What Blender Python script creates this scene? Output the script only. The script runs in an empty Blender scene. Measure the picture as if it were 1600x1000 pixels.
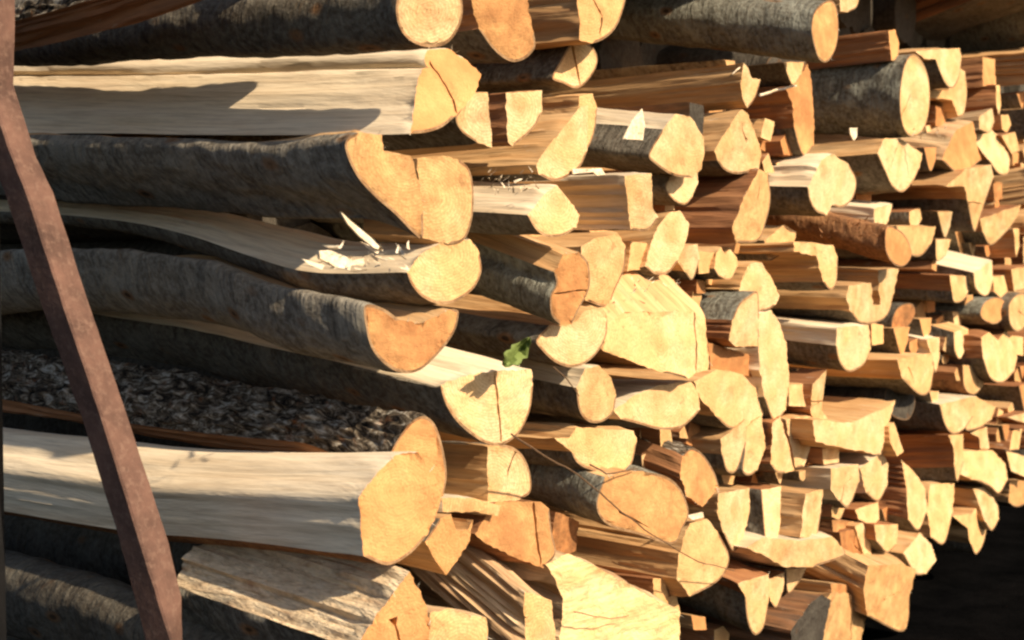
import bpy, bmesh, math, random
from mathutils import Vector, Matrix, noise
from mathutils.geometry import delaunay_2d_cdt
random.seed(7)
SC = bpy.context.scene
COL = SC.collection

# ---------------------------------------------------------------- camera, sky, sun, exposure
F = 2198.0                      # focal length in photo pixels (1600 wide)
PITCH = math.atan(100 / F)
CAM_Z = 1.30
cd = bpy.data.cameras.new('camera'); cam = bpy.data.objects.new('camera', cd); COL.objects.link(cam)
cd.sensor_width = 36.0; cd.lens = 36.0 * F / 1600; cd.clip_start = 0.05; cd.clip_end = 2000
cam.location = (0, 0, CAM_Z); cam.rotation_euler = (math.pi / 2 - PITCH, 0, 0)
cd.dof.use_dof = True; cd.dof.focus_distance = 3.15; cd.dof.aperture_fstop = 5.0
SC.camera = cam
SUN_AZ = math.radians(38.5 + 90)       # clockwise from +Y
SUN_EL = math.radians(35)
sun_dir = Vector((math.sin(SUN_AZ) * math.cos(SUN_EL), math.cos(SUN_AZ) * math.cos(SUN_EL), math.sin(SUN_EL)))
W = bpy.data.worlds.new('World'); SC.world = W; W.use_nodes = True
nt = W.node_tree; nt.nodes.clear()
sky = nt.nodes.new('ShaderNodeTexSky'); sky.sky_type = 'NISHITA'; sky.sun_disc = False
sky.sun_elevation = SUN_EL; sky.sun_rotation = SUN_AZ; sky.dust_density = 2.0
bg = nt.nodes.new('ShaderNodeBackground'); bg.inputs['Strength'].default_value = 0.082
wo = nt.nodes.new('ShaderNodeOutputWorld')
nt.links.new(sky.outputs[0], bg.inputs[0]); nt.links.new(bg.outputs[0], wo.inputs[0])
sl = bpy.data.lights.new('sun', 'SUN'); so = bpy.data.objects.new('sun', sl); COL.objects.link(so)
sl.energy = 5.0; sl.angle = math.radians(0.6); sl.color = (1.0, 0.83, 0.60)
so.rotation_euler = (-sun_dir).to_track_quat('-Z', 'Y').to_euler()
SC.view_settings.view_transform = 'Standard'; SC.view_settings.look = 'None'
SC.view_settings.exposure = 0.56; SC.view_settings.gamma = 1.0; SC.view_settings.use_curve_mapping = False
SC.render.engine = 'CYCLES'
SC.cycles.max_bounces = 4; SC.cycles.pixel_filter_type = 'BLACKMAN_HARRIS'; SC.cycles.filter_width = 2.4

CAMP = Vector((0, 0, CAM_Z))
R_ = Vector((1, 0, 0)); FW = Vector((0, math.cos(PITCH), -math.sin(PITCH))); UP = Vector((0, math.sin(PITCH), math.cos(PITCH)))
def ray(x, y): return FW + R_ * ((x - 800) / F) + UP * ((500 - y) / F)
def on_plane(x, y, p, n):
    r = ray(x, y); return CAMP + r * ((p - CAMP).dot(n) / r.dot(n))
AX = Vector((-0.8, 0.6, 0))          # the way the logs run, away from their sawn ends
NS = Vector((0.6, 0.8, 0))           # normal of the vertical plane that holds a log's axis
NW = -AX                             # outward normal of the wall of sawn ends
WALL_C = NW.dot(Vector((-0.132, 2.9, 0)))
def wall_point(x, y, prot=0.0):
    r = ray(x, y); return CAMP + r * ((WALL_C + prot - NW.dot(CAMP)) / NW.dot(r))

# ---------------------------------------------------------------- materials
class MB:
    def __init__(s, name, rough=0.85, spec=0.2):
        s.m = bpy.data.materials.new(name); s.m.use_nodes = True; s.t = s.m.node_tree
        s.b = s.t.nodes['Principled BSDF']; s.b.inputs['Roughness'].default_value = rough
        s.b.inputs['Specular IOR Level'].default_value = spec
    def _in(s, sock, v):
        if isinstance(v, bpy.types.NodeSocket): s.t.links.new(v, sock)
        elif v is not None: sock.default_value = v
    def attr(s, name, kind='GEOMETRY', out='Vector'):
        n = s.t.nodes.new('ShaderNodeAttribute'); n.attribute_name = name; n.attribute_type = kind; return n.outputs[out]
    def math(s, op, a, b=None, c=None, clamp=False):
        n = s.t.nodes.new('ShaderNodeMath'); n.operation = op; n.use_clamp = clamp
        s._in(n.inputs[0], a); s._in(n.inputs[1], b); s._in(n.inputs[2], c); return n.outputs[0]
    def vmul(s, v, k):
        n = s.t.nodes.new('ShaderNodeVectorMath'); n.operation = 'MULTIPLY'; s._in(n.inputs[0], v); n.inputs[1].default_value = k; return n.outputs[0]
    def noise(s, v, scale, detail=4, rough=0.6, dist=0.0):
        n = s.t.nodes.new('ShaderNodeTexNoise'); s._in(n.inputs['Vector'], v)
        n.inputs['Scale'].default_value = scale; n.inputs['Detail'].default_value = detail
        n.inputs['Roughness'].default_value = rough; n.inputs['Distortion'].default_value = dist; return n.outputs[0]
    def voro(s, v, scale, feature='F1'):
        n = s.t.nodes.new('ShaderNodeTexVoronoi'); n.feature = feature; s._in(n.inputs['Vector'], v); n.inputs['Scale'].default_value = scale; return n.outputs['Distance']
    def ramp(s, f, *stops):
        n = s.t.nodes.new('ShaderNodeValToRGB'); s._in(n.inputs[0], f); e = n.color_ramp.elements
        while len(e) < len(stops): e.new(0.5)
        for el, (p, c) in zip(e, stops):
            el.position = p; el.color = (*c, 1) if isinstance(c, tuple) else (c, c, c, 1)
        return n.outputs[0]
    def mix(s, f, a, b, mode='MIX'):
        n = s.t.nodes.new('ShaderNodeMix'); n.data_type = 'RGBA'; n.blend_type = mode
        s._in(n.inputs[0], f)
        for k, v in ((6, a), (7, b)):
            if isinstance(v, tuple): n.inputs[k].default_value = (*v, 1)
            else: s._in(n.inputs[k], v)
        return n.outputs[2]
    def comb(s, x, y, z):
        n = s.t.nodes.new('ShaderNodeCombineXYZ'); s._in(n.inputs[0], x); s._in(n.inputs[1], y); s._in(n.inputs[2], z); return n.outputs[0]
    def sep(s, v):
        n = s.t.nodes.new('ShaderNodeSeparateXYZ'); s._in(n.inputs[0], v); return n.outputs
    def bump(s, *hs):
        prev = None
        for h, st, d in hs:
            n = s.t.nodes.new('ShaderNodeBump'); s._in(n.inputs['Height'], h)
            n.inputs['Strength'].default_value = st; n.inputs['Distance'].default_value = d
            if prev is not None: s.t.links.new(prev, n.inputs['Normal'])
            prev = n.outputs[0]
        s.t.links.new(prev, s.b.inputs['Normal'])
    def col(s, c):
        if isinstance(c, tuple): s.b.inputs['Base Color'].default_value = (*c, 1)
        else: s.t.links.new(c, s.b.inputs['Base Color'])
        return s.m

def m_end():
    s = MB('sawn_end_grain', 0.9, 0.12)
    v = s.attr('wood'); t = s.attr('tone', 'OBJECT', 'Fac'); x, y, z = s.sep(v)
    rad = s.math('SQRT', s.math('ADD', s.math('MULTIPLY', y, y), s.math('MULTIPLY', z, z)))
    warp = s.noise(v, 14, 3); rr = s.math('MULTIPLY_ADD', warp, 0.02, rad)
    ring = s.math('MULTIPLY_ADD', s.math('SINE', s.math('MULTIPLY', rr, 1050)), 0.5, 0.5)
    big = s.noise(v, 11, 3, 0.55)
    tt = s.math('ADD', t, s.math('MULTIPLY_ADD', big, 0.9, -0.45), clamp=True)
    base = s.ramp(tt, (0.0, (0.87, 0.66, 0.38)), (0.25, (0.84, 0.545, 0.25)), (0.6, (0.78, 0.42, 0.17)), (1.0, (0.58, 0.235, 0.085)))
    base = s.mix(s.math('MULTIPLY', ring, 0.34), base, (0.50, 0.26, 0.10), 'MIX')
    base = s.mix(s.ramp(s.math('ADD', rad, s.math('MULTIPLY_ADD', s.noise(v, 30, 4, 0.7), 0.05, -0.025)), (0.012, 0.34), (0.035, 0.0)), base, (0.50, 0.22, 0.08))
    fine = s.noise(v, 160, 4, 0.7)
    base = s.mix(s.ramp(fine, (0.35, 0.45), (0.6, 0.0)), base, (0.48, 0.26, 0.10))
    st = s.ramp(s.noise(v, 32, 4, 0.7), (0.60, 0.0), (0.72, 0.55))
    base = s.mix(st, base, (0.36, 0.17, 0.07))
    d = s.math('MULTIPLY', s.attr('dirt_shade', 'OBJECT', 'Fac'), s.ramp(s.noise(v, 22, 5, 0.7), (0.35, 0.15), (0.6, 1.0)))
    base = s.mix(d, base, (0.10, 0.052, 0.028))  # real dirt at low values; high values paint shade on ends in gaps
    saw = s.math('SINE', s.math('MULTIPLY', s.math('ADD', s.math('MULTIPLY', y, 0.5), s.math('ADD', z, s.math('MULTIPLY', warp, 0.012))), 1500))
    s.bump((big, 0.6, 0.02), (saw, 0.20, 0.0012), (fine, 0.8, 0.004))
    return s.col(base)

def m_split(name, cA, cB, cC, streak=0.5, bk=1.0, gs=(0.05, 1, 1), dz=0.4):
    s = MB(name, 0.8, 0.18)
    v = s.attr('wood'); t = s.attr('tone', 'OBJECT', 'Fac')
    g = s.vmul(v, gs); g2 = s.vmul(v, (0.18, 1, 1))
    n1 = s.noise(g, 26, 5, 0.6, dz); n2 = s.noise(g, 130, 4, 0.65); n3 = s.noise(g2, 14, 4, 0.65, dz * 2)
    base = s.ramp(n1, (0.28, cA), (0.52, cB), (0.75, cC))
    base = s.mix(s.ramp(n3, (0.55, 0.0), (0.72, streak)), base, (0.33, 0.15, 0.075))
    base = s.mix(s.ramp(n2, (0.3, 0.45), (0.55, 0.0)), base, (cC[0] * .45, cC[1] * .42, cC[2] * .4))
    wh = s.ramp(s.noise(g2, 40, 5, 0.75), (0.62, 0.0), (0.72, 0.5))
    base = s.mix(wh, base, (0.86, 0.76, 0.6))
    d = s.math('MULTIPLY', s.attr('dirt_shade', 'OBJECT', 'Fac'), s.ramp(s.noise(g2, 18, 5, 0.7), (0.35, 0.3), (0.6, 1.0)))
    base = s.mix(d, base, (0.10, 0.07, 0.05))  # same factor on split sides: dirt, and painted shade on shaded pieces
    s.bump((n3, 0.7 * bk, 0.018), (n1, 0.9 * bk, 0.010), (n2, 0.7 * bk, 0.0035))
    return s.col(base)

def m_bark(name, cA, cB, lich, lich_amt, ring=1.0):
    s = MB(name, 0.9, 0.15)
    v = s.attr('wood')
    n1 = s.noise(v, 13, 5, 0.65); n2 = s.noise(v, 75, 5, 0.7)
    rg = s.noise(s.vmul(v, (1.0, 0.22, 0.22)), 60, 4, 0.65, 0.5)
    base = s.ramp(n1, (0.3, cA), (0.7, cB))
    base = s.mix(s.ramp(n2, (0.4, 0.0), (0.62, 0.6)), base, lich)
    base = s.mix(s.ramp(s.noise(v, 9, 5, 0.75, 0.6), (0.52, 0.0), (0.66, lich_amt)), base, lich)
    base = s.mix(s.ramp(s.noise(v, 7, 4, 0.7, 1.0), (0.66, 0.0), (0.74, 0.5)), base, (0.22, 0.115, 0.045))
    base = s.mix(s.ramp(rg, (0.28, 0.6), (0.46, 0.0)), base, (0.035, 0.03, 0.026))
    vo = s.voro(s.vmul(v, (0.8, 1.3, 1.3)), 8.5)
    base = s.mix(s.ramp(vo, (0.10, 0.75), (0.19, 0.0)), base, (0.27, 0.13, 0.05))
    base = s.mix(s.ramp(vo, (0.05, 0.85), (0.09, 0.0)), base, (0.03, 0.02, 0.012))
    base = s.mix(s.math('MULTIPLY', s.attr('dirt_shade', 'OBJECT', 'Fac'), 0.75), base, (0.03, 0.024, 0.02))  # darkens bark for dirt and, on shaded logs, paints the shade in
    s.bump((n1, 0.5, 0.02), (rg, 0.9 * ring, 0.012), (n2, 0.8, 0.005))
    return s.col(base)

def m_rough():
    s = MB('rugged_bark', 0.95, 0.1)
    v = s.attr('wood'); w = s.vmul(v, (0.42, 1, 1))
    n1 = s.noise(w, 60, 5, 0.7, 1.2); n2 = s.noise(v, 160, 4, 0.7)
    base = s.ramp(n1, (0.40, (0.02, 0.016, 0.013)), (0.5, (0.13, 0.10, 0.07)), (0.57, (0.28, 0.235, 0.18)), (0.66, (0.60, 0.56, 0.48)))
    base = s.mix(s.ramp(s.noise(v, 25, 4, 0.7), (0.58, 0.0), (0.7, 0.6)), base, (0.30, 0.12, 0.05))
    s.bump((n1, 1.0, 0.02), (n2, 0.6, 0.004))
    return s.col(base)

def m_simple(name, a, b, scale, rough=0.8, bd=0.004, c=None):
    s = MB(name, rough, 0.25); n = s.t.nodes.new('ShaderNodeTexCoord').outputs['Object']
    n1 = s.noise(n, scale, 5, 0.7); n2 = s.noise(n, scale * 9, 4, 0.7)
    base = s.ramp(n1, (0.3, a), (0.7, b))
    if c: base = s.mix(s.ramp(n2, (0.5, 0.0), (0.7, 0.6)), base, c)
    s.bump((n1, 0.4, bd * 3), (n2, 0.6, bd)); return s.col(base)

M_END = m_end()
M = {
 'pale': m_split('pale_split_wood', (0.88, 0.75, 0.56), (0.83, 0.68, 0.48), (0.70, 0.53, 0.34), 0.2, 0.5),
 'tan': m_split('tan_split_wood', (0.78, 0.53, 0.28), (0.68, 0.40, 0.18), (0.50, 0.25, 0.10), 0.5, 0.7),
 'brown': m_split('brown_split_wood', (0.50, 0.24, 0.10), (0.38, 0.165, 0.07), (0.24, 0.10, 0.045), 0.6, 0.8),
 'streak': m_split('streaked_split_wood', (0.78, 0.60, 0.38), (0.60, 0.40, 0.22), (0.36, 0.20, 0.11), 0.85),
 'wavy': m_split('wavy_split_wood', (0.85, 0.70, 0.49), (0.74, 0.57, 0.37), (0.46, 0.32, 0.20), 0.7, 1.3, (0.30, 1, 1), 2.2),
 'slab': m_split('yellow_slab_wood', (0.87, 0.66, 0.36), (0.85, 0.60, 0.29), (0.74, 0.47, 0.20), 0.35, 0.7, (1, 0.10, 1), 0.8),
 'grey': m_bark('grey_bark', (0.10, 0.088, 0.065), (0.20, 0.18, 0.14), (0.38, 0.385, 0.32), 0.8),
 'dark': m_bark('dark_bark', (0.070, 0.056, 0.042), (0.155, 0.127, 0.095), (0.29, 0.265, 0.21), 0.6),
 'beech': m_bark('beech_bark', (0.12, 0.10, 0.076), (0.25, 0.213, 0.165), (0.46, 0.42, 0.34), 0.7),
 'rust': m_bark('red_brown_bark', (0.16, 0.07, 0.035), (0.32, 0.14, 0.06), (0.55, 0.28, 0.12), 0.8),
 'rough': m_rough(),
}
M_LIP = m_bark('bark_rim', (0.22, 0.11, 0.05), (0.36, 0.20, 0.095), (0.5, 0.33, 0.18), 0.4)
M_STEEL = m_simple('rusty_steel', (0.065, 0.036, 0.028), (0.185, 0.098, 0.072), 8, 0.8, 0.002, (0.22, 0.135, 0.10))
M_GROUND = m_simple('shaded_soil', (0.0015, 0.0016, 0.0018), (0.005, 0.0048, 0.005), 5, 0.98, 0.008)  # near-black: the shade lying on the ground is put into its colour
M_SHADED_END = m_simple('shaded_weathered_end', (0.018, 0.011, 0.007), (0.045, 0.028, 0.017), 30)  # end wood darkened to carry the shade of deep gaps
M_FILLER = m_simple('black_edge_filler', (0.006, 0.006, 0.007), (0.014, 0.013, 0.014), 12, 0.7)  # near-black for the upright added at the left edge
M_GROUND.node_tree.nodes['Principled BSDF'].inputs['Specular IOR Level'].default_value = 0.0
M_CHIP = m_split('splinter_wood', (0.88, 0.80, 0.66), (0.82, 0.68, 0.48), (0.7, 0.5, 0.3), 0.1)
M_TWIG = m_simple('twig_bark', (0.10, 0.055, 0.03), (0.18, 0.11, 0.06), 60)
M_LEAF = m_simple('green_leaf', (0.11, 0.15, 0.035), (0.19, 0.24, 0.07), 60, 0.6, 0.001)

# ---------------------------------------------------------------- mesh helpers
def link(name, verts, faces, mat, parent=None, wood=None, smooth=True, tone=None, dirt_shade=None, sharp=38, extra=None, midx=None):
    me = bpy.data.meshes.new(name); me.from_pydata([tuple(v) for v in verts], [], faces); me.materials.append(mat)
    if extra: me.materials.append(extra)
    if midx: me.polygons.foreach_set('material_index', midx)
    if wood is not None:
        a = me.attributes.new('wood', 'FLOAT_VECTOR', 'POINT')
        a.data.foreach_set('vector', [c for w in wood for c in w])
    if smooth:
        me.polygons.foreach_set('use_smooth', [True] * len(me.polygons))
        me.set_sharp_from_angle(angle=math.radians(sharp))
    me.update()
    o = bpy.data.objects.new(name, me); COL.objects.link(o)
    if parent: o.parent = parent
    o['tone'] = 0.3 if tone is None else tone; o['dirt_shade'] = 0.0 if dirt_shade is None else dirt_shade
    return o

def parse(poly):
    pts = []; k = 's'
    for tok in poly.split():
        if tok in 'bs': k = tok
        else:
            x, y = tok.split(','); pts.append((float(x), float(y), k))
    return pts

def catmull(p0, p1, p2, p3, t):
    f = lambda a, b, c, d: 0.5 * (2 * b + (c - a) * t + (2 * a - 5 * b + 4 * c - d) * t * t + (3 * b - a - 3 * c + d) * t ** 3)
    return (f(p0[0], p1[0], p2[0], p3[0]), f(p0[1], p1[1], p2[1], p3[1]))

def outline(pts, step, jit, seed):
    """Pixel outline with a kind per edge: bark runs are smoothed, split edges stay straight but a little ragged."""
    n = len(pts); out = []
    for i in range(n):
        a = pts[i]; b = pts[(i + 1) % n]; k = a[2]
        L = math.hypot(b[0] - a[0], b[1] - a[1]); m = max(1, int(round(L / step)))
        if k == 'b':
            pp = pts[i - 1] if pts[i - 1][2] == 'b' else (2 * a[0] - b[0], 2 * a[1] - b[1])
            nn = pts[(i + 2) % n] if b[2] == 'b' else (2 * b[0] - a[0], 2 * b[1] - a[1])
        for j in range(m):
            t = j / m
            if k == 'b': x, y = catmull(pp, a, b, nn, t)
            else:
                x = a[0] + (b[0] - a[0]) * t; y = a[1] + (b[1] - a[1]) * t
                if L > 1:
                    q = math.sin(math.pi * t); px, py = -(b[1] - a[1]) / L, (b[0] - a[0]) / L
                    d = (noise.noise(Vector((x * .045, y * .045, seed))) * 0.03 * L + noise.noise(Vector((x * .16, y * .16, seed + 9))) * jit * 1.2 + noise.noise(Vector((x * .45, y * .45, seed + 4))) * jit * 0.9) * min(1, q * 1.6)
                    x += px * d; y += py * d
            out.append((x, y, k))
    return out

THINGS = []; TRACED = []
def T(name, label, poly, prot=0.0, t=None, bark='dark', sp=None, to=None, spine=None, L=1.15, dirt_shade=0.0,
      crack=None, near=False, rough=1.0, face_n=None, cat='log', endmat=None, chips=0, roll=0.0):
    seed = random.random() * 100
    if dirt_shade == 0.0: dirt_shade = random.choice((0.0, 0.08, 0.16, 0.3))
    pts = parse(poly); TRACED.append((pts, label))
    cx = (min(p[0] for p in pts) + max(p[0] for p in pts)) / 2; cy = (min(p[1] for p in pts) + max(p[1] for p in pts)) / 2
    h0 = max(p[1] for p in pts) - min(p[1] for p in pts)
    size = math.hypot(h0, max(p[0] for p in pts) - min(p[0] for p in pts))
    if sp is None: sp = random.choice(('tan', 'brown', 'brown')) if cx > 1080 else 'tan'
    if cx > 1080 and not near: prot += random.uniform(-.035, .035)
    C = wall_point(cx, cy, prot)
    # plane of the sawn end: across the log, tilted towards the viewer on the near corner, each cut a little off square
    if face_n is None:
        k = min(1, max(0, (cx - 620) / 550)); ang = math.radians(-62 * (1 - k) + -38 * k + random.uniform(-7, 7))
        til = math.radians(random.uniform(-7, 9))
        face_n = Vector((math.cos(ang) * math.cos(til), math.sin(ang) * math.cos(til), math.sin(til)))
    step = max(2.2, min(6.0, size / 26)); jit = min(2.2, size * 0.012)
    ol = outline(pts, step, jit, seed)
    P = [on_plane(x, y, C, face_n) for x, y, k in ol]; kinds = [k for _, _, k in ol]
    n = len(P)
    # spine
    st = []
    if spine:
        st.append((C, 1.0)); d0 = C.dot(FW)
        for (x, y, h) in spine:
            Q = on_plane(x, y, C, NS); st.append((Q, h * ((Q - CAMP).dot(FW)) / (h0 * ((C - CAMP).dot(FW)))))
        dl = (st[-1][0] - st[-2][0]).normalized(); st.append((st[-1][0] + dl * 0.5, st[-1][1]))
    else:
        if to:
            Q = on_plane(to[0], to[1], C, NS); d = (Q - C).normalized()
        else:
            d = (AX + Vector((random.uniform(-.02, .02), random.uniform(-.02, .02), random.uniform(-.03, .03)))).normalized()
        st = [(C, 1.0), (C + d * L, random.uniform(0.85, 1.05))]
    # dense rings along the spine
    tot = sum((st[i + 1][0] - st[i][0]).length for i in range(len(st) - 1))
    px = (C - CAMP).length / F
    ds = max(step * 1.5 * px, 0.006 if near else 0.009); cuts = [0.0]; g = ds
    while cuts[-1] < tot:
        cuts.append(cuts[-1] + g)
        if not near: g *= 1.10 if cuts[-1] > 0.12 else 1.0
    cuts[-1] = tot
    def sample(s):
        for i in range(len(st) - 1):
            l = (st[i + 1][0] - st[i][0]).length
            if s <= l or i == len(st) - 2:
                u = min(1, s / l)
                if len(st) > 2:
                    a = st[max(0, i - 1)]; b = st[i]; c = st[i + 1]; e = st[min(len(st) - 1, i + 2)]
                    f = lambda A, B, Cc, D: 0.5 * (2 * B + (Cc - A) * u + (2 * A - 5 * B + 4 * Cc - D) * u * u + (3 * B - A - 3 * Cc + D) * u ** 3)
                    return f(a[0], b[0], c[0], e[0]), max(0.2, f(a[1], b[1], c[1], e[1]))
                return st[i][0].lerp(st[i + 1][0], u), st[i][1] + (st[i + 1][1] - st[i][1]) * u
            s -= l
    axis = (st[1][0] - st[0][0]).normalized()
    size_m = size * px
    offs = [p - C for p in P]
    perp = [(o - axis * o.dot(axis)) for o in offs]
    # outward normal of every outline vertex, across the axis
    area = 0
    e1 = axis.cross(Vector((0, 0, 1))).normalized(); e2 = axis.cross(e1).normalized()
    q2 = [(p.dot(e1), p.dot(e2)) for p in perp]
    for i in range(n): area += q2[i][0] * q2[(i + 1) % n][1] - q2[(i + 1) % n][0] * q2[i][1]
    sg = 1 if area > 0 else -1
    nr = []
    for i in range(n):
        a = q2[i - 1]; b = q2[(i + 1) % n]; tx, ty = b[0] - a[0], b[1] - a[1]; l = math.hypot(tx, ty) or 1
        nr.append((e1 * (ty / l) - e2 * (tx / l)) * sg)
    pith = (q2[0][0] * 0, 0)
    if any(k == 's' for k in kinds) and any(k == 'b' for k in kinds):
        # pith lies on the split side, away from the bark
        bx = [q2[i] for i in range(n) if kinds[i] == 's']
        pith = (sum(p[0] for p in bx) / len(bx) * 1.1, sum(p[1] for p in bx) / len(bx) * 1.1)
    verts = []; wood = []
    ra = size_m * 0.5
    for s in cuts:
        c, sc = sample(s)
        ramp = min(1.0, s / (0.25 * ra + 1e-6))
        for i in range(n):
            base = c + offs[i] * sc
            a0, b0 = q2[i]
            if kinds[i] == 'b' and kinds[i - 1] == 'b':
                amp = ra * 0.075 * rough
                d = noise.noise(Vector((s * 5 + seed, a0 * 9, b0 * 9))) * amp + noise.noise(Vector((s * 22 + seed, a0 * 25, b0 * 25))) * amp * 0.42
                if bark == 'rough':
                    d += (noise.noise(Vector((s * 26 + seed, a0 * 85, b0 * 85))) * 1.3 - abs(noise.noise(Vector((s * 22, a0 * 70 + seed, b0 * 70)))) * 1.2) * ra * 0.085
            else:
                amp = ra * 0.10 * rough
                d = noise.noise(Vector((s * 1.6 + seed, a0 * 30, b0 * 30))) * amp + noise.noise(Vector((s * 3.0 + seed, a0 * 95, b0 * 95))) * amp * 0.55
                q = noise.noise(Vector((s * 7 + seed, a0 * 45, b0 * 45 + 7)));  d += (abs(q) - 0.2) * amp * 0.5
            verts.append(base + nr[i] * d * (ramp * 0.85 + 0.15 * min(1, ramp * 4)))
            wood.append((s + seed * 3 + 0.0, a0 * sc - pith[0], b0 * sc - pith[1]))
    R = len(cuts)
    root = bpy.data.objects.new(name, None); COL.objects.link(root); root.location = C
    root.empty_display_size = 0.05
    root['label'] = label; root['category'] = cat; root['group'] = 'cut firewood stacked in the pile'
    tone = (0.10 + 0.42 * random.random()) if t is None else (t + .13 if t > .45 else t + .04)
    def sub(kind, nm, mat):
        cols = [i for i in range(n) if kinds[i] == kind]
        if not cols: return
        used = {}; vs = []; ws = []; fs = []
        def vid(r, i):
            key = r * n + i % n
            if key not in used:
                used[key] = len(vs); vs.append(verts[key] - C); ws.append(wood[key])
            return used[key]
        for r in range(R - 1):
            for i in cols:
                f = [vid(r, i), vid(r, i + 1), vid(r + 1, i + 1), vid(r + 1, i)]
                fs.append(f if sg > 0 else f[::-1])
        if len(cols) == n or kind == max('bs', key=lambda q: kinds.count(q)):
            f = [vid(R - 1, i) for i in range(n)]; fs.append(f if sg > 0 else f[::-1])
        return link(nm, vs, fs, mat, root, ws, tone=tone, dirt_shade=dirt_shade, sharp=(60 if kind == 'b' else 42))
    sub('b', 'bark', M[bark]); sub('s', 'split_face', M[sp])
    # sawn end: triangulated with inner points so that it is slightly uneven and its cracks are cut in
    fe1 = Vector((0, 0, 1)).cross(face_n).normalized(); fe2 = face_n.cross(fe1).normalized()
    ring0 = [verts[i] for i in range(n)]
    inset = []
    cen = sum((Vector(v) for v in ring0), Vector()) / n
    for i in range(n):
        v = ring0[i]
        if kinds[i] == 'b' and kinds[i - 1] == 'b': v = v - nr[i] * min(0.006, ra * 0.07)
        inset.append(v)
    p2 = [Vector(((v - C).dot(fe1), (v - C).dot(fe2))) for v in inset]
    ext = []; dep = []
    sp_px = max(4.0, size / (24 if near else 13)) * px
    crack_auto = crack is None and size > 55 and random.random() < 0.10 and dirt_shade < 0.8
    if crack_auto:
        crack = []
        ax_, ay_ = cx + random.uniform(-.1, .1) * size, cy + random.uniform(-.1, .1) * size
        for _ in range(random.choice((1, 1, 2, 3))):
            an = random.uniform(0, 6.283); ll = size * random.uniform(.14, .3)
            b1 = (ax_ + math.cos(an + .05) * ll * .5, ay_ + math.sin(an + .05) * ll * .5); b2 = (ax_ + math.cos(an + .12) * ll * .9, ay_ + math.sin(an + .12) * ll)
            crack.append([(ax_, ay_), b1, b2])
    for ln in (crack or []):
        pl = [on_plane(x, y, C, face_n) for x, y in ln]
        q = [Vector(((v - C).dot(fe1), (v - C).dot(fe2))) for v in pl]
        for a, b in zip(q[:-1], q[1:]):
            m = max(2, int((b - a).length / 0.006)); dd = (b - a).normalized(); nn = Vector((-dd.y, dd.x))
            for j in range(m + 1):
                w = (0.0030 if len(ln) > 2 and not crack_auto else 0.0024) * (0.35 + 0.65 * abs(math.sin(1.3 + j / m * 1.5))) + 0.001 * noise.noise(Vector((j * 0.9, seed, 0)))
                p = a + (b - a) * (j / m)
                ext += [p, p + nn * w, p - nn * w]; dep += [-0.035, 0.0, 0.0]
    grid = []
    gx = min(p.x for p in p2) + sp_px / 2
    while gx < max(p.x for p in p2):
        gy = min(p.y for p in p2) + sp_px / 2
        while gy < max(p.y for p in p2):
            p = Vector((gx + random.uniform(-.3, .3) * sp_px, gy + random.uniform(-.3, .3) * sp_px))
            if all((p - e).length > 0.007 for e in ext) and all((p - e).length > sp_px * .35 for e in p2): grid.append(p)
            gy += sp_px
        gx += sp_px
    allp = p2 + ext + grid; ddep = [0.0] * n + dep + [0.0] * len(grid)
    cv, ce, cf, ov, oe, of = delaunay_2d_cdt(allp, [(i, (i + 1) % n) for i in range(n)], [], 1, 1e-6)
    vs = []; ws = []
    for j, p in enumerate(cv):
        ids = ov[j]
        if ids and ids[0] < n: v = inset[ids[0]]
        else:
            dz = ddep[ids[0]] if ids else 0.0
            v = C + fe1 * p.x + fe2 * p.y + face_n * (dz + noise.noise(Vector((p.x * 16, p.y * 16, seed))) * ra * 0.05 + noise.noise(Vector((p.x * 60, p.y * 60, seed))) * ra * 0.025)
        rel = v - C; vs.append(rel); pp = rel - axis * rel.dot(axis)
        ws.append((rel.dot(axis) + seed * 3, pp.dot(e1) - pith[0], pp.dot(e2) - pith[1]))
    fs = []; mi = []
    for f in cf:
        f = list(f); a, b, c = vs[f[0]], vs[f[1]], vs[f[2]]
        if (b - a).cross(c - a).dot(face_n) < 0: f = f[::-1]
        fs.append(f); mi.append(0)
    first = {}
    for i in range(n):
        if kinds[i] == 'b' and (inset[i] - ring0[i]).length + (inset[(i + 1) % n] - ring0[(i + 1) % n]).length > 1e-6:
            k = len(vs)
            for v in (ring0[i], ring0[(i + 1) % n], inset[(i + 1) % n], inset[i]):
                vs.append(v - C); rel = v - C; pp = rel - axis * rel.dot(axis); ws.append((seed * 3, pp.dot(e1), pp.dot(e2)))
            f = [k, k + 1, k + 2, k + 3]
            a, b, c = vs[k], vs[k + 1], vs[k + 2]
            if (b - a).cross(c - a).dot(face_n) < 0: f = f[::-1]
            fs.append(f); mi.append(1)
    link('sawn_end', vs, fs, endmat or (M['dark'] if dirt_shade >= 0.8 else M_END), root, ws, tone=tone, dirt_shade=dirt_shade, sharp=30, extra=M_LIP, midx=mi)  # darkest ends wear dark bark, so gap shade is in their colour
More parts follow.
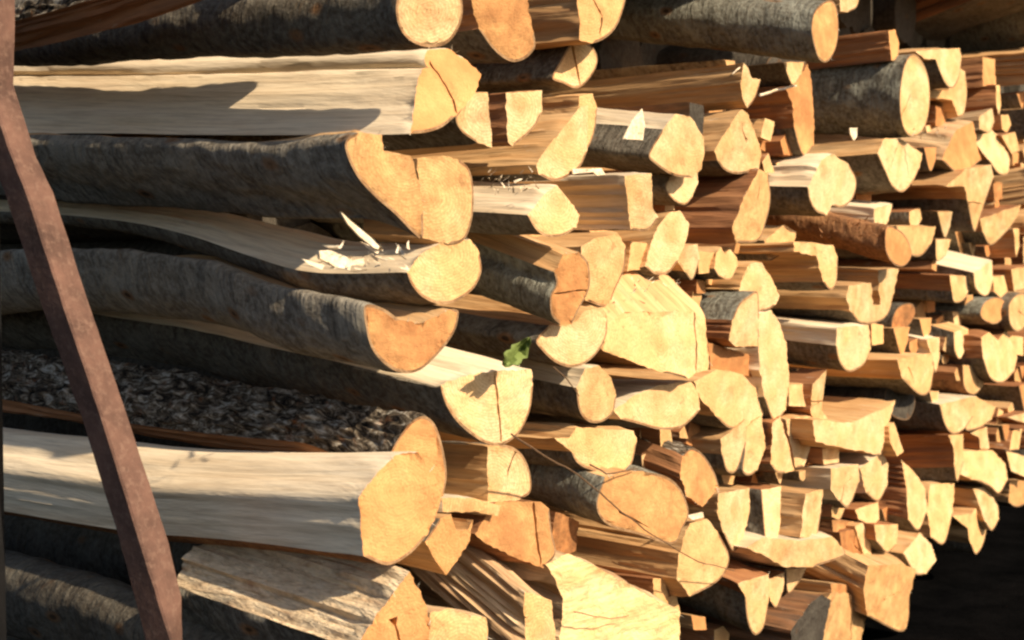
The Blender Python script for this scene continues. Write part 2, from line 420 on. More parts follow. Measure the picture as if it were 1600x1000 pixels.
    if near:
        fv = []; ff = []; fw = []
        cand = [i for i in range(n) if kinds[i] == 's'] or list(range(n))
        for _ in range(9):
            i = random.choice(cand); p = ring0[i]; dd = (face_n * random.uniform(.1, 1) + nr[i] * random.uniform(.1, .9) + Vector((random.uniform(-.6, .6), random.uniform(-.6, .6), random.uniform(-.6, .6)))).normalized()
            ln_ = random.uniform(.006, .022); wd = e1 * random.uniform(.0006, .0016); k = len(fv); w2 = e2 * .0005
            a = p - dd * .003; b = a + dd * ln_; md = a.lerp(b, .55) + nr[i] * ln_ * random.uniform(-.15, .15)
            fv += [a - wd - C, a + wd - C, a + w2 - C, md - wd * .7 - C, md + wd * .7 - C, md + w2 * .7 - C, b - C]; fw += [(0.1 * j, 0, 0) for j in range(7)]
            ff += [[k + r, k + (r + 1) % 3, k + 3 + (r + 1) % 3, k + 3 + r] for r in range(3)] + [[k + 3 + r, k + 3 + (r + 1) % 3, k + 6] for r in range(3)]
        fo = link('loose_fibre', fv, ff, M_CHIP, root, fw, smooth=False); fo['kind'] = 'stuff'
    THINGS.append(root)
    return root
# ---------------------------------------------------------------- the ground
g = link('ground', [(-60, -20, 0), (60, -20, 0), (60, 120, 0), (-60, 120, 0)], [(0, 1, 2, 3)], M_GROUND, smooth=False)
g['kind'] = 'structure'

# ---------------------------------------------------------------- logs, each traced face set at its own distance in the wall of sawn ends
# upper rows
T('round_log', 'round yellow sawn log end above the big pale split log, at the top edge', 'b 622,-10 619,20 627,48 645,66 671,74 698,68 716,45 723,15 716,-22 695,-40 650,-40 630,-28', .20, crack=[], t=.05, bark='dark', near=True, spine=[(560,34,104),(300,44,96),(95,66,72),(-60,80,60)])
T('half_log', 'rugged grey barked log with peeled brown underside, top corner beside the rusty stake', 'b 470,-150 500,-190 560,-205 s 610,-110 520,-80', .16, bark='rough', sp='brown', near=True, spine=[(300,-38,86),(170,8,76),(40,42,70),(-60,66,70)])
T('round_log', 'dark shaded log lying behind the top beech log, mostly out of frame', 'b 420,-90 440,-130 500,-150 560,-120 570,-70 540,-35 480,-30 440,-50', -.1, bark='dark', near=True, spine=[(300,-8,90),(100,20,80)])
T('split_log', 'orange sawn end with rounded bottom, beside the round yellow log end at the top edge', 's 735,-40 738,10 b 748,45 772,78 798,96 820,92 836,74 s 834,50 826,20 824,-40', .03, t=.6, sp='brown')
T('split_log', 'half round sawn end with rough streaked side, touching the top edge', 's 903,-40 905,62 b 925,68 942,62 960,46 972,20 978,-15 s 960,-45', .05, t=.45, sp='tan', dirt_shade=.25)
T('split_log', 'small wedge shaped end with brown stripe under the half round end', 'b 897,62 880,88 863,121 880,130 898,138 914,131 930,108 933,88 922,70', -.02, t=.15, bark='dark', crack=[[(895,72),(900,100),(906,132)]])
T('round_log', 'thick grey barked log with thin orange end, at the top edge above the dark gap', 'b 1272,20 1283,6 1298,0 1307,12 1310,45 1305,78 1292,97 1280,92 1272,70 1268,45', .15, t=.55, bark='grey', near=True, to=(1000, 24), L=1.0)
T('split_log', 'small pale block touching the top edge behind the thick grey log', 's 1311,-30 1313,18 b 1325,19 1340,8 s 1345,-30', -.03, t=.05)
T('split_log', 'brown flat sided split piece between the thick grey log and the dark gap', 's 1388,48 1399,46 b 1405,68 1402,92 s 1393,95', -.02, t=.5, sp='brown')
T('half_log', 'long brown shaded beam of wood crossing the dark top corner', 'b 1690,-150 1760,-130 1750,-40 s 1680,-60', .15, bark='dark', sp='brown', to=(1420, 22), dirt_shade=.5)
T('round_log', 'grey barked log sloping down into the pile at the top corner', 'b 1690,-30 1705,-60 1730,-70 1755,-50 1760,0 1740,40 1710,45 1692,10', .05, bark='grey', to=(1430, 66), L=1.3)
T('split_log', 'pale bowed slab with brown edge under the sloping grey log', 's 1630,78 1690,70 1695,120 1640,128', .0, t=.1, sp='tan', to=(1520, 108))
T('round_log', 'large grey barked log with tall oval pale end, below the brown flat sided piece', 'b 1420,88 1411,110 1406,150 1409,190 1420,212 1436,210 1448,190 1453,150 1449,115 1438,92 1428,84', .06, t=.12, bark='grey', near=True, to=(1262, 152), L=1.1)
T('split_log', 'bright arch topped end leaning on the tall oval pale end', 's 1430,80 1500,75 b 1502,95 1498,122 1488,138 1477,130 1467,108 s 1462,93 1444,92', .03, t=.08)
T('split_log', 'thin pale end with a rounded belly, hanging under the arch topped end', 's 1453,141 1482,141 1499,106 b 1508,112 1511,145 1506,178 s 1497,182 1487,156 1453,153', .0, t=.15)
T('split_log', 'ragged pointed pale end beside a sunlit split side in the upper gap', 's 1162,98 1157,130 1160,152 b 1168,169 1180,152 s 1189,124 1175,122 1168,105', .02, t=.1, sp='tan', dirt_shade=.1, to=(1050,146))
T('split_log', 'tiny pale block above the ragged pointed end', 's 1133,94 1148,95 1149,110 b 1138,112', -.04, t=.2)
T('split_log', 'small pale wedge just under the thick grey log', 's 1224,98 1256,97 b 1252,116 1240,133 1231,118', -.04, t=.1)
T('split_log', 'tall narrow orange end beside the large grey log', 's 1262,100 1268,125 1270,160 1273,200 b 1272,226 1257,244 1247,225 s 1241,200 1238,160 1228,140 1246,124', .01, t=.7, bark='dark', sp='brown')
T('split_log', 'yellow pear shaped end above the rusty topped round log', 's 1160,171 1150,181 1128,214 1116,236 b 1121,251 1133,266 1155,272 s 1186,264 1190,240 1178,202 1170,180', .0, t=.12, sp='tan')
T('split_log', 'dark shaded block resting on the pale squared log in the upper rows', 's 1078,160 1099,165 1100,185 1097,214 1076,190', .02, t=.9, dirt_shade=1.0, sp='brown')
T('split_log', 'pale squared log with flat sunlit top before the yellow pear shaped end', 's 1055,178 1078,182 1099,214 1101,240 1096,264 b 1082,278 1052,274 1024,256 1014,240 s 1036,202', .04, t=.12, sp='pale', to=(930,215))
T('split_log', 'white sunlit pointed end tucked under the pale squared log', 's 1046,276 1088,260 1091,285 b 1082,308 1070,320 1052,312 1040,294', .0, t=.0)
T('split_log', 'yellow sloping end of a split log and rough side, under the small wedge', 's 919,164 905,168 880,200 845,244 838,258 b 842,273 865,283 887,276 906,261 s 918,235', .06, t=.1, sp='tan', to=(760,232))
T('split_log', 'thin sunlit slab behind the yellow sloping end', 's 905,150 926,146 b 933,168 930,200 922,225 s 912,240 900,200', .03, t=.25, sp='tan')
T('half_log', 'small quarter log whose bark faces its pale twin, touching the big split log', 's 735,146 762,144 766,190 769,231 b 746,223 722,206 712,185 s 722,165', .06, t=.05, bark='dark')
T('half_log', 'pale quarter log beside its twin, with a strip of purple brown bark between them', 's 790,145 847,141 b 847,175 832,202 s 801,229 794,222', .05, t=.05, sp='brown')
T('split_log', 'dark shaded log in the deep gap above the pale squared log', 'b 1195,110 1205,88 1230,80 1255,90 1266,130 1258,170 1235,190 1208,182 1194,150', -.2, t=.8, dirt_shade=.9, to=(950,112), L=1.4)
#T('split_log', 'dark shaded log behind the small wedge in the upper gap', 'b 880,50 920,35 960,45 985,80 970,130 930,145 890,130 872,90', -.3, t=.8, dirt=.9)
# big corner logs
T('split_log', 'big pale split log with cracked orange end, second row from the top', 's 668,78 700,76 730,94 752,116 744,140 728,165 b 711,182 690,199 665,207 s 641,209 649,150 653,124 659,108 672,106 664,98 664,86', .10, t=.62, bark='dark', sp='pale', near=True, rough=.7, spine=[(420,150,124),(200,150,119),(30,151,116),(-60,151,112)], crack=[[(672,100),(690,127),(708,155),(714,174)]], face_n=Vector((0.62, -0.62, 0.48)).normalized())
T('round_log', 'smooth dark beech log with flared knobbly yellow end', 'b 560,208 546,213 539,226 546,252 562,281 588,309 618,335 642,360 660,372 s 661,330 656,290 648,262 641,243 600,238 597,210', .09, t=.42, bark='beech', near=True, dirt_shade=.3, endmat=None, spine=[(548,282,132),(450,282,116),(300,272,112),(110,264,98),(-40,256,92)], rough=1.1)
T('split_log', 'tall yellow half round end with rough brown side, fused against the flared knobbly log', 's 652,248 690,243 b 715,248 733,264 740,300 737,345 724,376 s 700,382 660,372 654,300', .095, L=.16, t=.25, sp='tan', dirt_shade=.3)
T('half_log', 'long bowed half log with pale split top and a freshly splintered yellow end', 's 636,426 656,398 690,378 735,374 b 749,395 752,425 738,453 710,472 685,475 660,464 644,446', .10, crack=[], t=.2, bark='dark', sp='pale', near=True, spine=[(540,424,88),(440,400,76),(330,366,62),(220,345,48),(100,334,38),(-40,328,34)], rough=.8)
T('half_log', 'curved grey beech log with scooped dirty orange end, under the splintered half log', 'b 570,478 597,481 s 625,500 655,505 690,490 b 702,483 716,485 713,510 701,533 678,560 655,579 630,583 605,572 583,548 573,518', .08, t=.75, bark='beech', near=True, dirt_shade=.35, spine=[(480,497,108),(400,467,104),(300,449,100),(200,442,98),(110,441,94),(-60,446,92)])
T('half_log', 'dark beech log ending in a bright half moon face with a vertical crack', 's 688,602 722,588 770,580 830,577 b 833,600 828,640 812,675 790,693 770,696 745,685 715,660 696,630', .10, t=.08, bark='dark', sp='pale', near=True, spine=[(600,598,116),(480,572,108),(340,540,102),(170,514,96),(40,498,104),(-60,490,106)], crack=[[(774,592),(776,630),(780,660),(782,692)]])
T('half_log', 'rugged scaly barked log with brown torn edge, its orange end behind the big squared log', 's 660,796 634,792 b 606,766 602,735 614,700 640,662 662,650 680,664 692,700 698,740 s 693,775', .07, t=.6, bark='rough', sp='brown', near=True, spine=[(520,672,92),(400,654,100),(250,632,104),(100,608,98),(0,592,94),(-80,585,90)])
T('split_log', 'biggest squared split log with sunlit top and large orange end, lowest but one', 's 560,778 590,738 618,711 652,706 s 680,745 690,775 683,800 b 668,836 640,866 606,883 s 568,869', .12, crack=[], t=.6, bark='rust', sp='pale', near=True, rough=.28, spine=[(430,782,152),(250,770,145),(120,752,138),(8,736,130),(-60,725,126)])
T('half_log', 'broad wavy grained split log under the biggest squared log, lit along its edge', 's 640,893 668,950 672,1010 b 640,1120 600,1110 s 552,1012', .12, t=.62, dirt_shade=.01, sp='wavy', bark='dark', near=True, rough=1.3, to=(345,918), L=.52)
T('round_log', 'dark log in shade under the biggest squared log', 'b 480,860 520,850 560,870 570,930 540,990 480,985 455,940 460,890', -.35, bark='dark', near=True, spine=[(300,872,110),(150,862,110),(0,842,110),(-60,830,100)], dirt_shade=.6, t=.8)
T('round_log', 'dark brown log in shade at the bottom corner behind the rusty stake', 'b 420,1060 450,1010 500,1000 540,1040 550,1110 510,1150 450,1140', -.1, bark='dark', near=True, spine=[(300,1016,130),(180,975,130),(0,920,125),(-60,900,120)], dirt_shade=.6, t=.8)
#T('split_log', 'purple grey split plank in the bottom corner behind the rusty stake', 's 400,1090 480,1100 500,1190 400,1200', .14, sp='brown', near=True, dirt=.7, spine=[(220,1050,100),(100,1010,100),(0,975,100),(-60,950,90)])
#T('split_log', 'dark wedge of wood in the shaded hollow below the biggest squared log', 's 520,1010 560,1030 570,1120 500,1130', .05, sp='brown', near=True, dirt=.8, spine=[(420,1010,110),(330,950,90),(260,900,60)])
# second column
T('split_log', 'orange kite shaped end under the biggest squared log', 's 688,810 705,803 712,828 731,828 739,812 734,845 715,876 697,899 s 680,876 b 664,846', .05, t=.5, sp='tan', L=.3)
T('split_log', 'thin flat slab lit along its top, beside the biggest squared log', 's 690,778 740,778 782,790 778,806 740,800 692,800', .02, t=.2, sp='pale', L=.35)
T('half_log', 'yellow half moon end with a ribbed split side under the cracked half moon log', 's 762,698 b 778,694 800,698 817,712 828,738 829,768 s 812,781 790,786 762,791', .03, t=.1, sp='tan')
T('split_log', 'orange blocky end with a vertical crack above the splintered slab', 's 742,834 760,805 775,785 800,783 845,784 b 858,795 862,830 868,865 s 849,888 800,869 760,850', .05, t=.62, sp='brown', crack=[[(834,788),(838,830),(845,878)]], dirt_shade=.3)
T('split_log', 'shaded brown block behind the orange cracked end', 's 868,800 905,815 900,860 875,872 860,850', -.03, t=.9, dirt_shade=.7, sp='brown')
T('round_log', 'brown scaly barked log pointing down, with broad orange end', 's 945,745 968,738 b 1005,736 1042,745 1064,765 1076,800 1066,826 1050,850 1000,836 950,820 932,790', .09, t=.55, bark='grey', to=(815,728), L=1.0, near=True, dirt_shade=.25, crack=[[(968,800),(1010,822)]])
T('split_log', 'broad pale end crossed by a thin twig, below the brown scaly log', 's 1078,816 1105,811 b 1121,830 1139,868 1132,896 1112,915 s 1078,932 1057,905 1060,870 1068,840', .05, t=.22, sp='tan', dirt_shade=.2)
T('split_log', 'small notched wedge beside the bright slab at the bottom', 's 1020,904 1038,903 1045,934 1056,925 1063,957 1050,975 s 1022,938', .02, t=.2, sp='brown')
T('split_log', 'big bright slab end with a long splintered side, at the bottom edge', 's 852,882 888,865 930,884 1000,924 1063,955 1061,1012 1055,1080 s 870,1080 880,935 866,902', .10, t=.02, dirt_shade=.02, crack=[], endmat=M['slab'], sp='streak', near=True, rough=1.5, to=(700,880), L=.5)
T('split_log', 'deeply furrowed split log behind the bright slab', 's 820,925 862,938 868,1000 860,1050 820,1050', .12, t=.2, sp='streak', near=True, rough=1.8, to=(690,862), L=.45)
T('split_log', 'yellow split piece between the wavy grained log and the bright slab, bottom edge', 's 672,958 700,950 760,965 770,1080 668,1080', .14, t=.15, sp='streak', near=True, L=.25)
T('round_log', 'short grey log with ragged orange end, loose bark peeling below', 's 866,425 880,398 b 905,394 919,410 922,440 918,458 905,482 s 893,507 b 876,508 862,492 860,462 869,445', .08, t=.75, bark='grey', near=True, to=(745,395), dirt_shade=.25)
T('split_log', 'pale end standing behind the ragged orange log end', 's 908,385 930,372 965,364 b 978,385 975,420 960,455 948,479 s 915,470 905,430', .03, t=.2, sp='tan')
T('half_log', 'yellow bean shaped end of a dark log, just above the broken green leaf', 's 858,508 884,511 900,503 914,486 941,480 b 949,498 947,525 934,550 914,568 890,574 866,565 846,546 838,531', .05, t=.1, bark='dark', to=(740,505))
T('round_log', 'dark shaded log under the short grey log', 'b 850,440 875,440 890,465 885,500 860,520 835,505 830,465', -.08, bark='dark', dirt_shade=.8, t=.9, to=(720,450))
T('half_log', 'yellow lobe shaped end with flat sunlit top beside the half moon log', 's 900,606 914,576 936,571 955,590 b 963,618 957,646 938,660 918,658 905,640', .03, t=.12, bark='dark', sp='pale', to=(835,595))
T('split_log', 'irregular yellow end with a curled bark edge, under the lobe shaped end', 's 893,706 866,684 890,684 900,668 940,670 990,673 b 995,690 985,728 960,741 920,733 901,722', .02, t=.2, bark='dark')
T('split_log', 'large boxy yellow end with an angled crack and white dusty top, at the centre', 's 948,506 975,488 1040,486 1085,487 1102,497 1107,560 1106,578 1086,583 b 1075,592 1050,585 s 1035,582 990,566 942,548', .08, t=.2, sp='tan', near=True, to=(985,498), L=.5, crack=[[(1085,490),(1087,530),(1089,582)]])
T('split_log', 'pale leaf shaped end below the large boxy end', 's 958,641 990,618 1030,602 1080,597 1090,612 b 1094,640 1080,656 1062,669 1030,671 1000,663 s 970,655', .04, t=.15, sp='pale')
T('round_log', 'grey barked log with a pale pointed arch end beside the large boxy end', 's 1139,532 b 1144,500 1155,475 1170,462 1184,457 s 1186,500 1184,541 1150,542', .03, t=.1, bark='grey')
T('split_log', 'pale rounded block with orange lit side above the pointed arch end', 's 1172,412 1190,410 1206,435 1218,462 b 1212,476 1200,484 s 1186,486 1184,456 1155,456 1160,434', .05, t=.1, sp='tan', crack=[[(1172,415),(1158,440)]])
T('split_log', 'orange splintered block below the pointed arch end', 's 1105,534 1122,540 1180,558 1187,545 1192,592 1160,586 1110,577', .02, t=.85, sp='tan')
T('split_log', 'tall pale curved end running down beside the orange splintered block', 's 1185,490 1205,484 1220,508 1229,540 1233,600 b 1228,640 1210,659 s 1194,620 1186,560', .03, t=.06, sp='pale')
T('split_log', 'rough pale bulging end below the orange splintered block', 's 1084,596 1120,577 1160,585 1196,620 1191,650 b 1166,666 1140,669 s 1118,650 1096,625', .045, t=.2, sp='tan', dirt_shade=.1)
T('split_log', 'long split log with white splintery side and squared end, above the short grey log', 's 976,275 1018,271 1020,325 b 1029,340 1011,360 s 985,359 981,320', .04, t=.12, sp='pale', to=(745,318), rough=1.4)
T('split_log', 'rounded yellow end in front of the white splintery log', 's 824,336 850,304 870,289 890,314 906,336 b 901,356 880,368 855,370 838,359', .09, t=.1, sp='pale', to=(740,322))
T('split_log', 'pentagon shaped yellow end below the white pointed one', 's 1045,333 1062,329 1077,350 1072,376 b 1060,406 1045,426 1025,429 s 1008,416 1017,380 1027,355', .02, t=.1, sp='tan', to=(940,396))
T('split_log', 'big slanting round end with stained cracks and rusty bark on top', 's 1166,300 1186,264 b 1200,271 1204,310 1197,346 1184,376 s 1150,379 1144,355', .05, t=.35, bark='grey', sp='brown', dirt_shade=.3, crack=[[(1186,296),(1182,312)]], near=True)
T('round_log', 'bright cream rounded end with a sunlit sloping top, between the rows of dark bark', 's 1262,292 1283,250 1300,240 b 1325,255 1338,282 1332,310 1316,324 s 1299,321 b 1292,337 1275,330 1265,312', .05, t=.0, bark='dark', sp='pale', to=(1205,288))
T('split_log', 'creamy shield shaped end with radial cracks in the shaded upper gap', 's 1371,240 1381,217 1406,216 1441,240 b 1437,262 1425,286 1410,300 1395,292 1384,270', .0, t=.05, bark='dark', crack=[[(1405,220),(1393,258)],[(1414,225),(1419,270)]])
T('split_log', 'orange sided wedge with a rough lumpy top beside the shield shaped end', 's 1495,202 1520,190 b 1533,250 1500,271 s 1472,250 1484,222', .04, t=.75, sp='streak', to=(1430,222))
T('split_log', 'angular yellow end with a forked top below the orange sided wedge', 's 1478,291 1508,264 1549,257 b 1553,276 1541,310 1531,340 1522,361 s 1511,312 1507,292', .02, t=.2, bark='dark')
T('split_log', 'pale triangular end tipped to a sharp corner under the forked top end', 's 1531,342 1595,320 b 1588,341 1578,356 1549,383 s 1535,362', .0, t=.2)
T('split_log', 'pinkish flat sided piece cut off by the frame beside the forked top end', 's 1606,262 1640,258 1640,320 1606,318', .03, t=.3, sp='tan', to=(1548,300))
T('split_log', 'pale oblong end below the narrow top sliver at the far side', 's 1516,204 1545,199 1567,220 b 1578,250 1575,271 1560,271 s 1545,250 1529,230', .02, t=.03)
T('split_log', 'small tilted yellow block beside the pale oblong end', 's 1565,212 1586,206 b 1593,236 s 1581,241', .0, t=.25)
T('split_log', 'tiny upright yellow block above the small tilted one', 's 1564,180 1575,179 b 1580,195 1573,207 s 1566,202', -.02, t=.25)
T('split_log', 'thin upright sliver of pale wood under the bowed slab', 's 1556,133 1562,133 b 1564,165 s 1561,180 1557,165', .0, t=.2)
T('split_log', 'pale wedge end over the rough lumpy topped piece', 's 1530,182 1550,169 b 1554,190 1546,207 s 1530,202', .03, t=.1, sp='streak', to=(1455,200))
T('split_log', 'trapezium shaped tan end hanging over a dark gap below the forked end', 's 1400,353 1462,354 b 1455,381 1440,399 1425,399 1411,386', -.01, t=.3)
T('split_log', 'small pale strip of wood beside the trapezium shaped end', 's 1462,374 1486,374 b 1478,399 1464,407', .0, t=.1)
T('split_log', 'cream sloping end above the crumbling orange log', 's 1366,326 1394,319 b 1388,346 1380,363 s 1366,350', .0, t=.05, sp='pale', to=(1310,334))
T('round_log', 'crumbling red orange barked log with dark underside', 'b 1386,354 1406,360 1420,378 1424,400 1412,416 1396,412 1384,390', .12, t=.8, bark='rust', to=(1262,350), near=True, rough=2.2)
T('split_log', 'stubby yellow end in front of the crumbling orange log', 's 1194,376 1225,351 1244,362 b 1239,386 1216,401 1200,406', .0, t=.12, sp='tan')
T('split_log', 'yellow hooked end under the crumbling orange log', 's 1240,378 1302,383 b 1309,402 1307,440 1298,453 s 1286,440 1276,400 1240,393', .03, t=.15, bark='dark')
T('split_log', 'small white notched end at the centre', 's 1059,386 1090,381 b 1093,406 1082,437 s 1070,425 1059,410', .03, t=.05)
T('split_log', 'small jagged topped end beside the white notched one', 's 1119,396 1127,386 1133,398 1140,387 1151,402 b 1153,416 1142,436 1125,433 s 1116,420', .02, t=.15, sp='tan')
T('round_log', 'grey barked log in shade beside the pale rounded block', 's 1310,446 1328,440 1340,505 b 1320,508 1300,500 s 1298,470', -.03, t=.6, bark='grey', to=(1200,470), dirt_shade=.3)
T('half_log', 'wide yellow end split by a dark strip, above the long sunlit topped log', 's 1326,446 1361,442 1364,478 1376,476 1372,422 1404,420 b 1396,460 1388,490 1370,504 1345,505 s 1330,488 1322,465', .03, t=.12, sp='tan')
T('half_log', 'brown barked half log with a half moon yellow end over a dark gap', 's 1484,430 1516,432 b 1516,451 1505,469 1491,472 s 1487,455', .04, t=.2, bark='dark', to=(1400,446))
T('split_log', 'white sunlit tongue shaped end on a flat topped log', 's 1521,426 1550,407 b 1552,436 1545,459 1535,462 1524,450', .02, t=.0, sp='pale', to=(1465,418))
T('round_log', 'small dark barked log with an orange oval end', 'b 1532,490 1539,472 1558,464 1571,474 1568,495 1555,506 1539,501', .03, t=.7, bark='grey', to=(1470,488))
T('round_log', 'yellow round end cut by the frame beside the orange oval end', 'b 1576,480 1582,466 1595,458 1610,466 1608,500 1592,518 1579,508', .03, t=.2, bark='dark')
T('round_log', 'small dark reddish log end in shade under the wide yellow end', 'b 1394,500 1404,479 1424,474 1430,490 1417,512 1396,520', -.01, t=1.0, dirt_shade=.7, bark='dark')
T('split_log', 'cream rounded end of a sunlit topped split log, beside the tall pale curved end', 's 1308,512 1357,508 b 1361,545 1350,569 1327,581 1312,566 s 1306,540', .05, t=.03, sp='pale', to=(1232,532))
T('round_log', 'mossy grey barked log with a yellow squared end', 's 1402,562 1456,551 b 1459,580 1452,612 1436,616 s 1410,592', .04, t=.25, bark='grey', near=True, to=(1285,578), crack=[[(1420,575),(1428,596)]])
T('split_log', 'thin pale slab on top of the mossy grey log', 's 1448,530 1468,527 b 1468,560 1462,582 s 1456,560', .02, t=.12, sp='pale', to=(1365,532))
T('split_log', 'narrow pale end above the dark red barked stub', 's 1490,519 1513,514 b 1511,540 1500,561 1492,548', .0, t=.1, sp='tan', to=(1415,508))
T('round_log', 'short stub with dark red bark and yellow end', 's 1504,570 1539,574 b 1536,604 1521,617 1507,605', .02, t=.2, bark='rust', dirt_shade=.3)
T('split_log', 'large yellow shield shaped end with a notched top near the far edge', 's 1533,528 1545,519 1560,532 1572,514 1589,555 b 1585,580 1566,598 1547,590 s 1536,560', .03, t=.15, bark='dark')
T('split_log', 'little square block beside the large shield shaped end', 's 1572,524 1599,527 1599,556 1575,552', -.01, t=.2)
T('split_log', 'broad lit face under a dark shaded log, rimmed by a thin bright edge', 's 1270,656 1330,660 1390,634 1399,625 1387,670 1376,711 1320,701 1274,690', .03, t=.1, sp='tan')
T('round_log', 'dark barked log in deep shade above the broad lit face', 'b 1390,600 1415,598 1430,625 1420,655 1395,650 1382,625', -.06, t=.9, dirt_shade=.9, bark='dark', to=(1280,628))
T('half_log', 'thin topped half log with shaded bark and a bright half round end', 's 1468,632 1500,624 1526,619 b 1521,650 1505,672 1488,678 1476,662', .05, t=.15, bark='dark', sp='pale', to=(1398,640))
T('split_log', 'yellow lobe joined to the bright half round end', 's 1525,619 1546,631 1556,635 b 1549,656 1530,669 1509,671 s 1519,645', .04, t=.2)
T('split_log', 'brown flat sided block with a tan rim beneath the bright half round end', 's 1490,700 1482,680 1505,678 b 1506,720 1496,752 s 1491,730', .03, t=.25, sp='brown', to=(1415,716))
T('split_log', 'bulging yellow end on the far side of the brown flat sided block', 's 1503,705 1550,703 1571,725 b 1574,750 1561,771 1547,760 s 1525,750 1500,741', .03, t=.15, sp='tan')
T('split_log', 'small square framed end above the bulging yellow end', 's 1515,676 1542,667 1546,701 1532,702 1530,684', .0, t=.08)
T('split_log', 'narrow upright edge beside the broad lit face', 's 1388,666 1397,660 1412,705 1402,713 1391,692', .02, t=.2)
T('split_log', 'pale tapering end leaning away under the broad lit face', 's 1343,731 1380,707 1388,725 b 1386,760 1372,783 s 1353,770', .03, t=.08, sp='pale')
T('split_log', 'pale blunt end at the tip of a long flat sunlit slab', 's 1298,732 1341,725 b 1343,752 1326,792 s 1310,782 1298,765', .05, t=.1, sp='pale', to=(1140,750), L=.7)
T('split_log', 'small cream block half hidden under the broad lit face', 's 1285,701 1311,698 1311,723 1287,726', .0, t=.05, sp='brown')
T('split_log', 'long slanting upright end beside a brown shaded side', 's 1408,718 1426,735 1446,765 b 1448,800 1435,829 s 1419,812 1417,770', .03, t=.12, sp='brown', to=(1340,760))
T('split_log', 'upright ribbed yellow block near the bottom of the far stack', 's 1453,757 1491,755 b 1489,800 1475,849 s 1455,840 1448,800', .03, t=.2, sp='tan')
T('split_log', 'pointed yellow end reaching lowest at the shadowed corner', 's 1488,806 1518,803 1530,784 b 1543,820 1536,850 1525,866 s 1517,850 1512,825', .02, t=.25, sp='tan')
T('split_log', 'small pale end above the shadowed corner', 's 1520,764 1541,760 1559,790 b 1561,811 1550,829 s 1539,815', .0, t=.08)
T('split_log', 'pinkish stub cut by the frame above the dark ground', 's 1578,750 1612,752 b 1612,782 1590,792 s 1576,785', .0, t=.5, dirt_shade=.2)
T('split_log', 'yellow square block under the small pale slanted piece, low in the pile', 's 1366,820 1403,819 b 1401,850 1386,863 s 1370,846', .02, t=.15, sp='brown')
T('split_log', 'small low cream block between the brown block and the slanting end', 's 1336,796 1372,784 b 1374,812 1362,822 s 1342,812', .0, t=.08)
T('split_log', 'bright cream diamond shaped end at the bottom corner of the pile', 's 1411,865 1437,832 1455,850 1463,875 b 1446,897 1430,896', .06, t=.0, sp='tan')
T('split_log', 'thin cream blade of wood standing before the weathered log', 's 1336,822 1348,817 b 1360,850 1363,882 s 1354,881 1344,850', .03, t=.03)
T('half_log', 'weathered grey log with a frayed fibrous end at the bottom corner', 's 1356,884 1410,880 1431,890 b 1421,930 1419,970 1406,987 s 1355,962 1349,922', .08, t=.45, bark='grey', sp='tan', to=(1262,868), dirt_shade=.25, near=True, rough=1.3)
T('split_log', 'pale narrow end with a pointed foot, above the slab at the lower middle', 's 1126,686 1150,668 1166,655 b 1166,690 1151,735 1136,736 s 1128,710', .03, t=.12, sp='tan')
T('split_log', 'ragged edged pale end next to the pointed foot end', 's 1168,666 1190,650 1196,700 b 1183,735 1171,743 1160,735 s 1164,700', .02, t=.15, sp='tan')
T('split_log', 'yellow tapering end cracked along one side, at the lower middle', 's 1207,661 1219,650 1231,690 1241,735 b 1228,739 1214,738 s 1204,725', .02, t=.1, crack=[[(1232,665),(1242,725)]])
T('split_log', 'broad cream end beside the yellow tapering cracked one', 's 1228,656 1268,650 1266,700 b 1256,729 s 1243,731', .025, t=.08)
T('split_log', 'small split block with a brown knot shadow, under the tall pale curved end', 's 1232,601 1269,600 1266,636 1233,634', -.01, t=.1)
T('split_log', 'thin curved pale blade next to the small knotted block', 's 1270,600 1292,577 1287,612 1284,640 1296,660 1273,666 1266,640', .01, t=.12)
T('split_log', 'pale quarter end with a white top beside the strip of purple bark, lower middle', 's 1123,771 1171,762 1171,800 b 1161,846 1146,861 s 1130,832 1120,800', .05, t=.05, sp='tan')
T('split_log', 'narrow white upright end following the strip of purple bark', 's 1189,765 1221,760 1219,800 1216,850 b 1196,852', .04, t=.02, sp='brown')
T('split_log', 'upright yellow end behind a square orange side, lower middle', 's 1259,771 1286,765 b 1283,800 1273,846 s 1250,840', .03, t=.12, sp='tan')
T('split_log', 'dull brown sided block beyond the upright yellow end', 's 1302,770 1322,766 b 1322,790 1312,812 s 1300,808', .01, t=.25, sp='brown')
T('split_log', 'flat pale slab lying over a black hollow at the lower middle', 's 1166,856 1190,840 1250,845 1300,838 b 1316,855 1319,869 s 1270,886 1225,886 1200,871', .06, t=.12, sp='pale')
T('round_log', 'stubby grey barked log with a bright oval end near the bottom edge', 's 1153,912 1201,897 b 1201,940 1193,980 1179,992 1168,970 s 1164,932', .05, t=.18, bark='grey', near=True, to=(1095,912))
T('split_log', 'yellow tooth shaped end touching the stubby grey log', 's 1199,906 1226,894 b 1223,925 1213,949 s 1204,940', .03, t=.08)
T('split_log', 'small pointed cream wedge under the flat pale slab', 's 1228,889 1261,887 b 1251,906 1232,926', .02, t=.1)
T('split_log', 'dark shaded block with a weathered grey end at the bottom edge', 's 1236,985 1264,945 1284,929 1299,938 1290,975 1278,1040 1236,1040', .07, t=1.0, dirt_shade=1.0, sp='brown', near=True)
T('split_log', 'weathered tan split face between the dark block and the frayed log', 's 1292,936 1300,924 1348,932 1354,960 1347,990 1335,1050 1280,1050', .05, t=.4, dirt_shade=.4, sp='tan', crack=[[(1326,938),(1331,970),(1328,1000)]])
T('split_log', 'orange slab lying above the weathered tan face', 's 1298,912 1350,916 1350,934 1300,928', .045, t=.7, sp='tan')
T('split_log', 'orange chunk glowing in the hollow at the bottom edge', 's 1080,962 1102,964 1104,984 1084,984', -.03, t=.8)
